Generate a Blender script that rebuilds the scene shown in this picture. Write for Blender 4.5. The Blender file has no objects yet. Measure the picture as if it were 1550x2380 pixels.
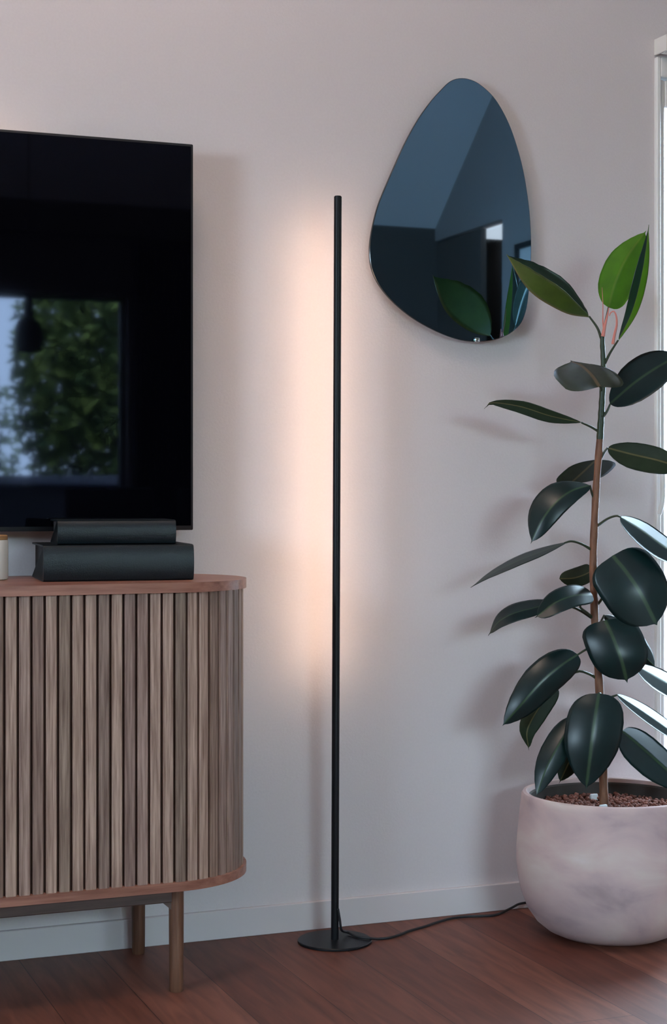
import bpy, bmesh, math, random
from mathutils import Vector, Matrix, noise
random.seed(7)
S = bpy.context.scene
COL = S.collection

# ------------------------------------------------------------------ camera
F = 3900.0                                   # focal length in pixels of the 1550x2380 frame
YAW = math.radians(21.5)
CY, SY = math.cos(YAW), math.sin(YAW)
CAM = Vector((-1.415, -3.592, 1.0))
U0, V0 = 775.0, 1143.0
cd = bpy.data.cameras.new('camera')
cam = bpy.data.objects.new('camera', cd)
COL.objects.link(cam)
cam.location = CAM
cam.rotation_euler = (math.pi / 2, 0, -YAW)
cd.sensor_fit = 'HORIZONTAL'
cd.sensor_width = 36.0
cd.lens = F / 1550 * 36.0
cd.shift_y = -(1190 - V0) / 1550
cd.clip_start = 0.05
S.camera = cam

# ------------------------------------------------------------------ world, exposure
S.view_settings.view_transform = 'Standard'
S.view_settings.look = 'None'
S.view_settings.gamma = 1
S.view_settings.use_curve_mapping = False
S.view_settings.exposure = 0.96
try:
    S.cycles.use_denoising = True
    S.cycles.max_bounces = 8
    S.cycles.diffuse_bounces = 5
    S.cycles.sample_clamp_indirect = 6.0
except Exception:
    pass
SKY_COLOR = (0.60, 0.82, 1.0, 1)
SKY_STRENGTH = 25.5
W = bpy.data.worlds.new('overcast_sky')
S.world = W
W.use_nodes = True
bgn = W.node_tree.nodes['Background']
bgn.inputs['Color'].default_value = SKY_COLOR
bgn.inputs['Strength'].default_value = SKY_STRENGTH
LED_STRENGTH = 14.5
LED_COLOR = (1.0, 0.70, 0.50, 1)
GLOBE_STRENGTH = 6.3
GLOBE_COLOR = (1.0, 0.77, 0.64, 1)

# rear window (seen mirrored in the television) and left window let the daylight in
REAR_Y = -6.2
WIN_X0, WIN_X1, WIN_Z0, WIN_Z1 = -1.0, 1.07, 0.06, 2.15
LEFT_X = -4.0
RIGHT_X = 3.116
LW_Y0, LW_Y1, LW_Z0, LW_Z1 = -3.2, -2.1, 1.25, 2.05
DOOR_X0, DOOR_X1, DOOR_Z1 = 0.858, 1.80, 2.08


def portal(name, loc, rot, sx, sy):          # guides sampling of the sky through an opening; gives no light itself
    l = bpy.data.lights.new(name, 'AREA')
    l.shape = 'RECTANGLE'
    l.size, l.size_y = sx, sy
    l.cycles.is_portal = True
    o = bpy.data.objects.new(name, l)
    o.location, o.rotation_euler = loc, rot
    COL.objects.link(o)
    return o


portal('window_portal', ((WIN_X0 + WIN_X1) / 2, REAR_Y - 0.1, (WIN_Z0 + WIN_Z1) / 2), (math.pi / 2, 0, 0), WIN_X1 - WIN_X0, WIN_Z1 - WIN_Z0)
bpy.data.objects['window_portal'].rotation_euler = (-math.pi / 2, 0, math.pi)


portal('window_portal', (LEFT_X - 0.1, (LW_Y0 + LW_Y1) / 2, (LW_Z0 + LW_Z1) / 2), (math.pi / 2, 0, -math.pi / 2), LW_Y1 - LW_Y0, LW_Z1 - LW_Z0)
portal('door_portal', ((DOOR_X0 + DOOR_X1) / 2, 0.12, DOOR_Z1 / 2), (-math.pi / 2, 0, 0), DOOR_X1 - DOOR_X0, DOOR_Z1)


# ------------------------------------------------------------------ measuring helpers
def P(u, v, Y):
    """the place in the room seen at (u, v) at distance Y along the view axis"""
    X = (u - U0) / F * Y
    return Vector((CAM.x + X * CY + Y * SY, CAM.y - X * SY + Y * CY, CAM.z - (v - V0) / F * Y))


def on_y(u, v, y):
    k = (u - U0) / F
    return P(u, v, (y - CAM.y) / (-k * SY + CY))


def on_z(u, v, z):
    return P(u, v, (CAM.z - z) * F / (v - V0))


# ------------------------------------------------------------------ object helpers
def tag(o, label=None, cat=None, group=None, kind=None):
    if label: o['label'] = label
    if cat: o['category'] = cat
    if group: o['group'] = group
    if kind: o['kind'] = kind
    return o


def thing(name, label, cat, loc, group=None):
    o = bpy.data.objects.new(name, None)
    o.empty_display_size = 0.05
    o.location = loc
    COL.objects.link(o)
    return tag(o, label, cat, group)


def obj(name, bm, mats, parent=None, smooth=True, ang=32, world=True):
    """links a bmesh written in world coordinates as one mesh object (child of PARENT when given)"""
    bmesh.ops.recalc_face_normals(bm, faces=bm.faces) if smooth != 'keep' else None
    if parent is not None and world:
        root = parent
        off = Vector()
        while root is not None:
            off += root.location
            root = root.parent
        bmesh.ops.translate(bm, verts=bm.verts, vec=-off)
    if smooth:
        for f in bm.faces: f.smooth = True
        lim = math.radians(ang)
        for e in bm.edges:
            if len(e.link_faces) == 2 and e.calc_face_angle(0) > lim: e.smooth = False
    me = bpy.data.meshes.new(name)
    bm.to_mesh(me)
    bm.free()
    if not isinstance(mats, (list, tuple)): mats = [mats]
    for m in mats: me.materials.append(m)
    o = bpy.data.objects.new(name, me)
    COL.objects.link(o)
    if parent is not None: o.parent = parent
    return o


def struct(name, bm, mats, parent=None, smooth=False):
    o = obj(name, bm, mats, parent, smooth)
    if parent is None: o['kind'] = 'structure'
    return o


def box(bm, x0, x1, y0, y1, z0, z1, bev=0.0, seg=2, rot=0, pivot=None, mi=0):
    vs = [bm.verts.new((x, y, z)) for x in (x0, x1) for y in (y0, y1) for z in (z0, z1)]
    idx = [(0, 1, 3, 2), (4, 6, 7, 5), (0, 4, 5, 1), (2, 3, 7, 6), (0, 2, 6, 4), (1, 5, 7, 3)]
    fs = [bm.faces.new([vs[i] for i in q]) for q in idx]
    for f in fs: f.material_index = mi
    if rot:
        bmesh.ops.rotate(bm, verts=vs, cent=pivot, matrix=Matrix.Rotation(rot, 3, 'Z'))
    if bev:
        es = list({e for f in fs for e in f.edges})
        bmesh.ops.bevel(bm, geom=es, offset=bev, segments=seg, affect='EDGES', profile=0.5)
    return vs


def lathe(bm, prof, c, n=64, cap0=True, cap1=True):
    rings = []
    for r, z in prof:
        rings.append([bm.verts.new((c[0] + r * math.cos(2 * math.pi * i / n), c[1] + r * math.sin(2 * math.pi * i / n), c[2] + z)) for i in range(n)])
    for a, b in zip(rings, rings[1:]):
        for i in range(n):
            bm.faces.new((a[i], a[(i + 1) % n], b[(i + 1) % n], b[i]))
    if cap0: bm.faces.new(list(reversed(rings[0])))
    if cap1: bm.faces.new(rings[-1])


def catmull(pts, n):
    pts = [Vector(p) for p in pts]
    if len(pts) == 2: return [pts[0].lerp(pts[1], i / n) for i in range(n + 1)]
    ext = [2 * pts[0] - pts[1]] + pts + [2 * pts[-1] - pts[-2]]
    ls = [0]
    for a, b in zip(pts, pts[1:]): ls.append(ls[-1] + (b - a).length)
    out = []
    for i in range(n + 1):
        d = ls[-1] * i / n
        k = 0
        while k < len(pts) - 2 and d > ls[k + 1]: k += 1
        t = (d - ls[k]) / max(1e-9, ls[k + 1] - ls[k])
        p0, p1, p2, p3 = ext[k], ext[k + 1], ext[k + 2], ext[k + 3]
        out.append(0.5 * ((2 * p1) + (p2 - p0) * t + (2 * p0 - 5 * p1 + 4 * p2 - p3) * t * t + (3 * p1 - p0 - 3 * p2 + p3) * t ** 3))
    return out


def tube(bm, pts, rad, n=10, steps=None):
    path = catmull(pts, steps) if steps else [Vector(p) for p in pts]
    m = len(path)
    rings = []
    up = None
    for i, p in enumerate(path):
        tdir = (path[min(i + 1, m - 1)] - path[max(i - 1, 0)]).normalized()
        if up is None:
            a = Vector((0, 0, 1)) if abs(tdir.z) < 0.9 else Vector((1, 0, 0))
            up = (a - tdir * a.dot(tdir)).normalized()
        else:
            up = (up - tdir * up.dot(tdir)).normalized()
        s = tdir.cross(up)
        r = rad(i / (m - 1)) if callable(rad) else rad
        rings.append([bm.verts.new(p + (up * math.cos(2 * math.pi * k / n) + s * math.sin(2 * math.pi * k / n)) * r) for k in range(n)])
    for a, b in zip(rings, rings[1:]):
        for k in range(n):
            bm.faces.new((a[k], a[(k + 1) % n], b[(k + 1) % n], b[k]))
    bm.faces.new(list(reversed(rings[0])))
    bm.faces.new(rings[-1])


def prism(bm, poly, z0, z1, mi=0):
    a = [bm.verts.new((x, y, z0)) for x, y in poly]
    b = [bm.verts.new((x, y, z1)) for x, y in poly]
    n = len(poly)
    bm.faces.new(list(reversed(a)))
    bm.faces.new(b)
    for i in range(n):
        bm.faces.new((a[i], a[(i + 1) % n], b[(i + 1) % n], b[i]))
    return a, b


# ------------------------------------------------------------------ materials
def mat(name, color=(0.5, 0.5, 0.5), rough=0.5, metal=0.0, **kw):
    m = bpy.data.materials.new(name)
    m.use_nodes = True
    b = m.node_tree.nodes['Principled BSDF']
    b.inputs['Base Color'].default_value = (*color, 1)
    b.inputs['Roughness'].default_value = rough
    b.inputs['Metallic'].default_value = metal
    for k, v in kw.items():
        b.inputs[k.replace('_', ' ')].default_value = v
    return m


def nd(m, t, **kw):
    n = m.node_tree.nodes.new(t)
    for k, v in kw.items():
        if hasattr(n, k): setattr(n, k, v)
    return n


def lk(m, a, b): m.node_tree.links.new(a, b)


def ramp(m, stops):
    r = nd(m, 'ShaderNodeValToRGB')
    e = r.color_ramp.elements
    while len(e) < len(stops): e.new(0.5)
    for x, (p, c) in zip(e, stops):
        x.position = p
        x.color = (*c, 1)
    return r


def mapped(m, scale, coord='Object'):
    tc = nd(m, 'ShaderNodeTexCoord')
    mp = nd(m, 'ShaderNodeMapping')
    mp.inputs['Scale'].default_value = scale
    lk(m, tc.outputs[coord], mp.inputs['Vector'])
    return mp


def bump(m, src, strength, dist=0.01):
    b = nd(m, 'ShaderNodeBump')
    b.inputs['Strength'].default_value = strength
    b.inputs['Distance'].default_value = dist
    lk(m, src, b.inputs['Height'])
    lk(m, b.outputs['Normal'], m.node_tree.nodes['Principled BSDF'].inputs['Normal'])


def mottled(name, c1, c2, scale=(6, 6, 6), rough=0.5, bumps=0.0, detail=5, **kw):
    m = mat(name, c1, rough, **kw)
    mp = mapped(m, scale)
    nz = nd(m, 'ShaderNodeTexNoise')
    nz.inputs['Scale'].default_value = 1
    nz.inputs['Detail'].default_value = detail
    lk(m, mp.outputs[0], nz.inputs['Vector'])
    r = ramp(m, [(0.35, c1), (0.65, c2)])
    lk(m, nz.outputs['Fac'], r.inputs[0])
    lk(m, r.outputs[0], m.node_tree.nodes['Principled BSDF'].inputs['Base Color'])
    if bumps: bump(m, nz.outputs['Fac'], bumps)
    return m


def wood(name, dark, light, scale, rough=0.45, tone=False, bumps=0.15):
    m = mat(name, light, rough)
    mp = mapped(m, scale)
    nz = nd(m, 'ShaderNodeTexNoise')
    nz.inputs['Scale'].default_value = 1
    nz.inputs['Detail'].default_value = 6
    nz.inputs['Roughness'].default_value = 0.62
    lk(m, mp.outputs[0], nz.inputs['Vector'])
    r = ramp(m, [(0.30, dark), (0.52, tuple((a + b) / 2 for a, b in zip(dark, light))), (0.72, light)])
    lk(m, nz.outputs['Fac'], r.inputs[0])
    out = r.outputs[0]
    if tone:
        at = nd(m, 'ShaderNodeAttribute', attribute_name='tone')
        mx = nd(m, 'ShaderNodeMix', data_type='RGBA', blend_type='MULTIPLY')
        mx.inputs[0].default_value = 1
        lk(m, out, mx.inputs[6])
        lk(m, at.outputs['Color'], mx.inputs[7])
        out = mx.outputs[2]
    lk(m, out, m.node_tree.nodes['Principled BSDF'].inputs['Base Color'])
    bump(m, nz.outputs['Fac'], bumps, 0.002)
    return m


M = {}
M['wall'] = mottled('wall_paint', (0.625, 0.568, 0.572), (0.64, 0.583, 0.587), (180, 180, 180), 0.75, 0.06, 2)
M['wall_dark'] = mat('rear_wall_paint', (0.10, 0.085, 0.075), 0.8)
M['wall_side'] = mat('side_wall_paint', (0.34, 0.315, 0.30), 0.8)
M['ceiling'] = mat('ceiling_paint', (0.8, 0.79, 0.78), 0.8)
M['trim'] = mat('baseboard_paint', (0.645, 0.588, 0.592), 0.45)
M['white_lacquer'] = mat('white_lacquer', (0.78, 0.77, 0.75), 0.35)
M['blind'] = mat('blind_fabric', (0.72, 0.70, 0.66), 0.7)
M['black_metal'] = mat('black_powder_coat', (0.005, 0.006, 0.008), 0.42, 0.0, Specular_IOR_Level=0.3)
M['black_plastic'] = mat('black_plastic', (0.01, 0.01, 0.012), 0.4)
M['rubber'] = mat('black_cable', (0.012, 0.012, 0.014), 0.5)
M['screen'] = mat('television_screen', (0.001, 0.001, 0.002), 0.03, 0.0, Specular_IOR_Level=0.17, Specular_Tint=(0.70, 0.76, 1.0, 1))
M['chrome'] = mat('chrome', (0.8, 0.82, 0.85), 0.15, 1.0)
M['cloth_black'] = mottled('book_cloth', (0.004, 0.008, 0.011), (0.008, 0.013, 0.016), (400, 400, 400), 0.42, 0.1, 2, Specular_IOR_Level=0.35)
M['pages'] = mat('dark_page_edges', (0.035, 0.032, 0.035), 0.8)
M['ceramic'] = mat('cream_ceramic', (0.72, 0.66, 0.60), 0.4)
M['lid_wood'] = wood('bamboo_lid', (0.30, 0.15, 0.06), (0.45, 0.24, 0.11), (30, 30, 3))
M['plastic_white'] = mat('white_plastic', (0.7, 0.74, 0.76), 0.35)
M['bark'] = mottled('rubber_plant_bark', (0.12, 0.045, 0.022), (0.23, 0.095, 0.045), (90, 90, 25), 0.55, 0.3)
M['green_stem'] = mat('green_stem', (0.020, 0.035, 0.012), 0.4)
M['petiole'] = mat('petiole_green', (0.03, 0.042, 0.020), 0.4)
M['sheath'] = mat('pink_leaf_sheath', (0.62, 0.20, 0.16), 0.4)
M['slat'] = wood('smoked_oak_slats', (0.19, 0.105, 0.075), (0.57, 0.385, 0.30), (190, 190, 7), 0.5, tone=True)
M['oak'] = wood('smoked_oak_boards', (0.21, 0.082, 0.055), (0.44, 0.20, 0.14), (4, 60, 60), 0.36)
M['oak_dark'] = wood('smoked_oak_rail', (0.055, 0.030, 0.024), (0.13, 0.075, 0.062), (4, 60, 60), 0.5)
M['oak_leg'] = wood('smoked_oak_legs', (0.085, 0.036, 0.020), (0.21, 0.095, 0.055), (80, 80, 5), 0.4)
for k_ in ('slat', 'oak'): M[k_].node_tree.nodes['Principled BSDF'].inputs['Specular IOR Level'].default_value = 0.3
M['carcass'] = mat('dark_carcass', (0.040, 0.014, 0.007), 0.8)
M['clay'] = mottled('clay_pebble', (0.10, 0.030, 0.019), (0.24, 0.078, 0.050), (60, 60, 60), 0.85, 0.4)
M['chair'] = mat('dark_chair_fabric', (0.02, 0.02, 0.024), 0.7)
M['curtain'] = mat('navy_curtain', (0.05, 0.05, 0.08), 0.8)
M['concrete'] = mottled('terrace_concrete', (0.16, 0.17, 0.22), (0.22, 0.23, 0.30), (5, 5, 5), 0.8)
M['render'] = mat('grey_sky_screen', (0.15, 0.155, 0.165), 0.9)
M['fence'] = mat('brown_fence', (0.16, 0.10, 0.08), 0.8)
M['birch'] = mottled('birch_bark', (0.6, 0.6, 0.62), (0.2, 0.2, 0.2), (5, 5, 40), 0.7)

gl = bpy.data.materials.new('window_glass')
gl.use_nodes = True
nt = gl.node_tree
nt.nodes.clear()
o_ = nt.nodes.new('ShaderNodeOutputMaterial')
mx_ = nt.nodes.new('ShaderNodeMixShader')
t_ = nt.nodes.new('ShaderNodeBsdfTransparent')
g_ = nt.nodes.new('ShaderNodeBsdfGlossy')
g_.inputs['Roughness'].default_value = 0.02
lw_ = nt.nodes.new('ShaderNodeLayerWeight')
lw_.inputs['Blend'].default_value = 0.5
pw_ = nt.nodes.new('ShaderNodeMath')
pw_.operation = 'POWER'
pw_.inputs[1].default_value = 5.0
nt.links.new(lw_.outputs['Facing'], pw_.inputs[0])
fr_ = nt.nodes.new('ShaderNodeMath')
fr_.operation = 'MULTIPLY_ADD'
fr_.inputs[1].default_value = 0.8
fr_.inputs[2].default_value = 0.04
nt.links.new(pw_.outputs[0], fr_.inputs[0])
nt.links.new(fr_.outputs[0], mx_.inputs[0])
nt.links.new(t_.outputs[0], mx_.inputs[1])
nt.links.new(g_.outputs[0], mx_.inputs[2])
nt.links.new(mx_.outputs[0], o_.inputs['Surface'])
M['glass'] = gl

mm = mat('tinted_mirror_glass', (0.19, 0.34, 0.46), 0.02, 1.0)
M['mirror'] = mm
M['mirror_edge'] = mat('mirror_edge', (0.012, 0.018, 0.022), 0.2)

led = bpy.data.materials.new('warm_led_diffuser')
led.use_nodes = True
b_ = led.node_tree.nodes['Principled BSDF']
b_.inputs['Base Color'].default_value = (0.8, 0.7, 0.6, 1)
b_.inputs['Emission Color'].default_value = LED_COLOR
b_.inputs['Emission Strength'].default_value = LED_STRENGTH
M['led'] = led
led2 = led.copy()
led2.name = 'warm_backlight_diffuser'
led2.node_tree.nodes['Principled BSDF'].inputs['Emission Strength'].default_value = 6.0
M['led2'] = led2

# floor: planks running away from the television wall
m = mat('floor_planks', (0.07, 0.03, 0.02), 0.48, 0.0, Specular_IOR_Level=0.3)
tc = nd(m, 'ShaderNodeTexCoord')
mp = nd(m, 'ShaderNodeMapping')
mp.inputs['Rotation'].default_value = (0, 0, math.pi / 2)
mp.inputs['Location'].default_value = (0.0, 0.217, 0)
lk(m, tc.outputs['Object'], mp.inputs['Vector'])
br = nd(m, 'ShaderNodeTexBrick', offset=0.37, offset_frequency=2)
br.inputs['Scale'].default_value = 1
br.inputs['Brick Width'].default_value = 1.3
br.inputs['Row Height'].default_value = 0.17
br.inputs['Mortar Size'].default_value = 0.0010
br.inputs['Mortar Smooth'].default_value = 0.3
br.inputs['Bias'].default_value = 0.0
br.inputs['Color1'].default_value = (0.125, 0.038, 0.024, 1)
br.inputs['Color2'].default_value = (0.20, 0.072, 0.046, 1)
br.inputs['Mortar'].default_value = (0.040, 0.016, 0.012, 1)
lk(m, mp.outputs[0], br.inputs['Vector'])
mp2 = nd(m, 'ShaderNodeMapping')
mp2.inputs['Scale'].default_value = (26, 2.6, 1)
lk(m, tc.outputs['Object'], mp2.inputs['Vector'])
nz = nd(m, 'ShaderNodeTexNoise')
nz.inputs['Scale'].default_value = 1.6
nz.inputs['Detail'].default_value = 6
nz.inputs['Distortion'].default_value = 0.7
lk(m, mp2.outputs[0], nz.inputs['Vector'])
rp = ramp(m, [(0.28, (0.62, 0.60, 0.60)), (0.72, (1.22, 1.2, 1.18))])
lk(m, nz.outputs['Fac'], rp.inputs[0])
mxx = nd(m, 'ShaderNodeMix', data_type='RGBA', blend_type='MULTIPLY')
mxx.inputs[0].default_value = 1
lk(m, br.outputs['Color'], mxx.inputs[6])
lk(m, rp.outputs[0], mxx.inputs[7])
lk(m, mxx.outputs[2], m.node_tree.nodes['Principled BSDF'].inputs['Base Color'])
bump(m, nz.outputs['Fac'], 0.08, 0.003)
M['floor'] = m

# terracotta pot with lime bloom
m = mat('weathered_terracotta', (0.40, 0.28, 0.26), 0.85)
mp = mapped(m, (5, 5, 9))
nz = nd(m, 'ShaderNodeTexNoise')
nz.inputs['Scale'].default_value = 1
nz.inputs['Detail'].default_value = 6
nz.inputs['Distortion'].default_value = 0.6
lk(m, mp.outputs[0], nz.inputs['Vector'])
rp = ramp(m, [(0.28, (0.33, 0.245, 0.25)), (0.42, (0.48, 0.36, 0.355)), (0.52, (0.56, 0.42, 0.40)), (0.62, (0.60, 0.49, 0.45)), (0.75, (0.66, 0.57, 0.56))])
lk(m, nz.outputs['Fac'], rp.inputs[0])
lk(m, rp.outputs[0], m.node_tree.nodes['Principled BSDF'].inputs['Base Color'])
bump(m, nz.outputs['Fac'], 0.12, 0.01)
M['pot'] = m
M['pot_in'] = mat('pot_lining', (0.05, 0.04, 0.035), 0.8)


def leaf_mat(name, base, rib, rough, coat=0.0, trans=0.0, spec=0.42):
    m = mat(name, base, rough)
    b = m.node_tree.nodes['Principled BSDF']
    b.inputs['Specular IOR Level'].default_value = spec
    b.inputs['Coat Weight'].default_value = coat
    b.inputs['Coat Roughness'].default_value = 0.25
    at = nd(m, 'ShaderNodeAttribute', attribute_name='across')
    r = ramp(m, [(0.0, rib), (0.035, rib), (0.075, base), (1.0, base)])
    lk(m, at.outputs['Fac'], r.inputs[0])
    mp = mapped(m, (28, 28, 28))
    nz = nd(m, 'ShaderNodeTexNoise')
    nz.inputs['Scale'].default_value = 1
    nz.inputs['Detail'].default_value = 3
    lk(m, mp.outputs[0], nz.inputs['Vector'])
    r2 = ramp(m, [(0.3, (0.8, 0.8, 0.8)), (0.7, (1.2, 1.2, 1.2))])
    lk(m, nz.outputs['Fac'], r2.inputs[0])
    mx = nd(m, 'ShaderNodeMix', data_type='RGBA', blend_type='MULTIPLY')
    mx.inputs[0].default_value = 1
    lk(m, r.outputs[0], mx.inputs[6])
    lk(m, r2.outputs[0], mx.inputs[7])
    lk(m, mx.outputs[2], b.inputs['Base Color'])
    if trans:
        tr = nd(m, 'ShaderNodeBsdfTranslucent')
        tr.inputs['Color'].default_value = (base[0] * 1.6, base[1] * 1.6, base[2] * 0.6, 1)
        ms = nd(m, 'ShaderNodeMixShader')
        ms.inputs[0].default_value = trans
        out = m.node_tree.nodes['Material Output']
        lk(m, b.outputs[0], ms.inputs[1])
        lk(m, tr.outputs[0], ms.inputs[2])
        lk(m, ms.outputs[0], out.inputs['Surface'])
    return m


M['leaf_top'] = leaf_mat('leaf_upper_face', (0.002, 0.014, 0.014), (0.026, 0.055, 0.026), 0.33)
M['leaf_under'] = leaf_mat('leaf_underside', (0.016, 0.027, 0.013), (0.10, 0.09, 0.04), 0.5, 0, 0, 0.15)
M['sheen_under'] = leaf_mat('sheen_leaf_underside', (0.075, 0.092, 0.060), (0.26, 0.19, 0.11), 0.36)  # glossy reflection on the underside painted as a lighter base colour
M['young_top'] = leaf_mat('young_leaf_upper_face', (0.004, 0.021, 0.009), (0.05, 0.09, 0.03), 0.30)
M['young_under'] = leaf_mat('young_leaf_underside', (0.055, 0.090, 0.012), (0.16, 0.15, 0.04), 0.42)
M['bright_under'] = leaf_mat('bright_young_leaf', (0.085, 0.25, 0.002), (0.14, 0.27, 0.01), 0.45, 0, 0.35)

# ------------------------------------------------------------------ the room
bm = bmesh.new()
box(bm, LEFT_X - 0.2, RIGHT_X + 2.2, REAR_Y - 0.2, 0.2, -0.1, 0)
struct('floor', bm, M['floor'])

RIDGE_Y = -3.1
RIDGE_Z = 2.68 + 3.1 * math.tan(math.radians(40))
bm = bmesh.new()                                               # the television wall with the glazed door's opening
box(bm, LEFT_X - 0.2, DOOR_X0, 0, 0.2, 0, 2.7)
box(bm, DOOR_X1, RIGHT_X + 0.2, 0, 0.2, 0, 2.7)
box(bm, DOOR_X0, DOOR_X1, 0, 0.2, DOOR_Z1, 2.7)
struct('wall_back', bm, M['wall'])
bm = bmesh.new()                                               # wall opposite, with the garden window
box(bm, LEFT_X - 0.2, WIN_X0, REAR_Y - 0.2, REAR_Y, 0, 2.7)
box(bm, WIN_X1, RIGHT_X + 2.2, REAR_Y - 0.2, REAR_Y, 0, 2.7)
box(bm, WIN_X0, WIN_X1, REAR_Y - 0.2, REAR_Y, WIN_Z1, 2.7)
box(bm, WIN_X0, WIN_X1, REAR_Y - 0.2, REAR_Y, 0, WIN_Z0)
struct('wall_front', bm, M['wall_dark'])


def gable(bm, x0, x1):
    a = [(REAR_Y, 2.68), (0.0, 2.68), (RIDGE_Y, RIDGE_Z)]
    va = [bm.verts.new((x0, y, z)) for y, z in a]
    vb = [bm.verts.new((x1, y, z)) for y, z in a]
    bm.faces.new(va)
    bm.faces.new(list(reversed(vb)))
    for i in range(3):
        bm.faces.new((va[i], va[(i + 1) % 3], vb[(i + 1) % 3], vb[i]))


bm = bmesh.new()
box(bm, LEFT_X - 0.2, LEFT_X, REAR_Y, LW_Y0, 0, 2.68)
box(bm, LEFT_X - 0.2, LEFT_X, LW_Y1, 0, 0, 2.68)
box(bm, LEFT_X - 0.2, LEFT_X, LW_Y0, LW_Y1, LW_Z1, 2.68)
box(bm, LEFT_X - 0.2, LEFT_X, LW_Y0, LW_Y1, 0, LW_Z0)
gable(bm, LEFT_X - 0.2, LEFT_X)
struct('wall_left', bm, M['wall'])
HALL_Y0, HALL_Y1, HALL_Z1 = REAR_Y, -5.27, 2.60
bm = bmesh.new()
box(bm, RIGHT_X, RIGHT_X + 0.15, HALL_Y1, 0, 0, 2.68)
box(bm, RIGHT_X, RIGHT_X + 0.15, HALL_Y0, HALL_Y1, HALL_Z1, 2.68)
gable(bm, RIGHT_X, RIGHT_X + 0.15)
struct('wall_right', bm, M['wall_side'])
bm = bmesh.new()                                               # little hall behind the opening
box(bm, 3.45, 3.55, REAR_Y, -5.0, 0, 2.6)
box(bm, RIGHT_X + 0.15, 3.45, -5.1, -5.0, 0, 2.6)
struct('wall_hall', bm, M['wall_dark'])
bm = bmesh.new()
for ya, yb in ((0.2, RIDGE_Y), (REAR_Y - 0.2, RIDGE_Y)):
    za = 2.68 - 0.2 * math.tan(math.radians(40))
    x0, x1 = LEFT_X - 0.2, RIGHT_X + 0.2
    v = [bm.verts.new(p) for p in ((x0, ya, za), (x1, ya, za), (x1, yb, RIDGE_Z), (x0, yb, RIDGE_Z),
                                   (x0, ya, za + 0.15), (x1, ya, za + 0.15), (x1, yb, RIDGE_Z + 0.15), (x0, yb, RIDGE_Z + 0.15))]
    for q in ((0, 1, 2, 3), (7, 6, 5, 4), (0, 4, 5, 1), (1, 5, 6, 2), (2, 6, 7, 3), (3, 7, 4, 0)):
        bm.faces.new([v[i] for i in q])
box(bm, RIGHT_X + 0.15, RIGHT_X + 2.2, REAR_Y - 0.2, -4.0, 2.6, 2.7)
struct('ceiling', bm, M['ceiling'])

bm = bmesh.new()                                               # baseboard under the television wall, a thin cap line on top
box(bm, LEFT_X, DOOR_X0 - 0.002, -0.012, 0.0, 0, 0.064, 0.0015, 1)
struct('baseboard_back', bm, M['trim'])

# rear window frame, left window frame
bm = bmesh.new()
fw = 0.06
box(bm, WIN_X0, WIN_X0 + fw, REAR_Y - 0.13, REAR_Y - 0.06, WIN_Z0, WIN_Z1)
box(bm, WIN_X1 - 0.03, WIN_X1, REAR_Y - 0.13, REAR_Y - 0.06, WIN_Z0, WIN_Z1)
box(bm, WIN_X0 + fw, WIN_X1 - 0.03, REAR_Y - 0.13, REAR_Y - 0.06, WIN_Z1 - 0.03, WIN_Z1)
box(bm, WIN_X0 + fw, WIN_X1 - 0.03, REAR_Y - 0.13, REAR_Y - 0.06, WIN_Z0, WIN_Z0 + fw)
w1 = struct('window_1', bm, M['chair'])
bm = bmesh.new()
box(bm, WIN_X0 + fw, WIN_X1 - 0.03, REAR_Y - 0.10, REAR_Y - 0.09, WIN_Z0 + fw, WIN_Z1 - 0.03)
obj('window_pane', bm, M['glass'], w1, False)
bm = bmesh.new()
for y in (LW_Y0, LW_Y1 - fw):
    box(bm, LEFT_X - 0.13, LEFT_X - 0.06, y, y + fw, LW_Z0, LW_Z1)
box(bm, LEFT_X - 0.13, LEFT_X - 0.06, LW_Y0 + fw, LW_Y1 - fw, LW_Z0, LW_Z0 + fw)
box(bm, LEFT_X - 0.13, LEFT_X - 0.06, LW_Y0 + fw, LW_Y1 - fw, LW_Z1 - fw, LW_Z1)
w2 = struct('window_2', bm, M['white_lacquer'])
bm = bmesh.new()
box(bm, LEFT_X - 0.10, LEFT_X - 0.09, LW_Y0 + fw, LW_Y1 - fw, LW_Z0 + fw, LW_Z1 - fw)
obj('window_pane', bm, M['glass'], w2, False)

# glazed white door at the right edge: frame, sash, pane, lever handle
bm = bmesh.new()
box(bm, DOOR_X0, DOOR_X0 + 0.012, -0.012, 0.08, 0, DOOR_Z1, 0.002, 1)
box(bm, DOOR_X1 - 0.028, DOOR_X1, -0.012, 0.08, 0, DOOR_Z1, 0.002, 1)
box(bm, DOOR_X0 + 0.012, DOOR_X1 - 0.028, -0.012, 0.08, 2.032, DOOR_Z1, 0.002, 1)
d1 = struct('door_1', bm, M['white_lacquer'])
bm = bmesh.new()
box(bm, DOOR_X0 + 0.013, DOOR_X0 + 0.028, -0.004, 0.06, 0.01, 2.026, 0.003, 1)
box(bm, DOOR_X1 - 0.075, DOOR_X1 - 0.03, -0.004, 0.06, 0.01, 2.026, 0.003, 1)
box(bm, DOOR_X0 + 0.028, DOOR_X1 - 0.075, -0.004, 0.06, 1.958, 2.026, 0.003, 1)
box(bm, DOOR_X0 + 0.028, DOOR_X1 - 0.075, -0.004, 0.06, 0.01, 0.12, 0.003, 1)
sash = obj('door_sash', bm, M['white_lacquer'], d1, False)
bm = bmesh.new()
box(bm, DOOR_X0 + 0.026, DOOR_X1 - 0.07, 0.03, 0.038, 0.11, 1.962)
obj('door_pane', bm, M['glass'], d1, False)
bm = bmesh.new()
hx = DOOR_X0 + 0.008
tube(bm, [(hx, -0.012, 1.068), (hx, -0.017, 1.068)], 0.008, 20)
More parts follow.
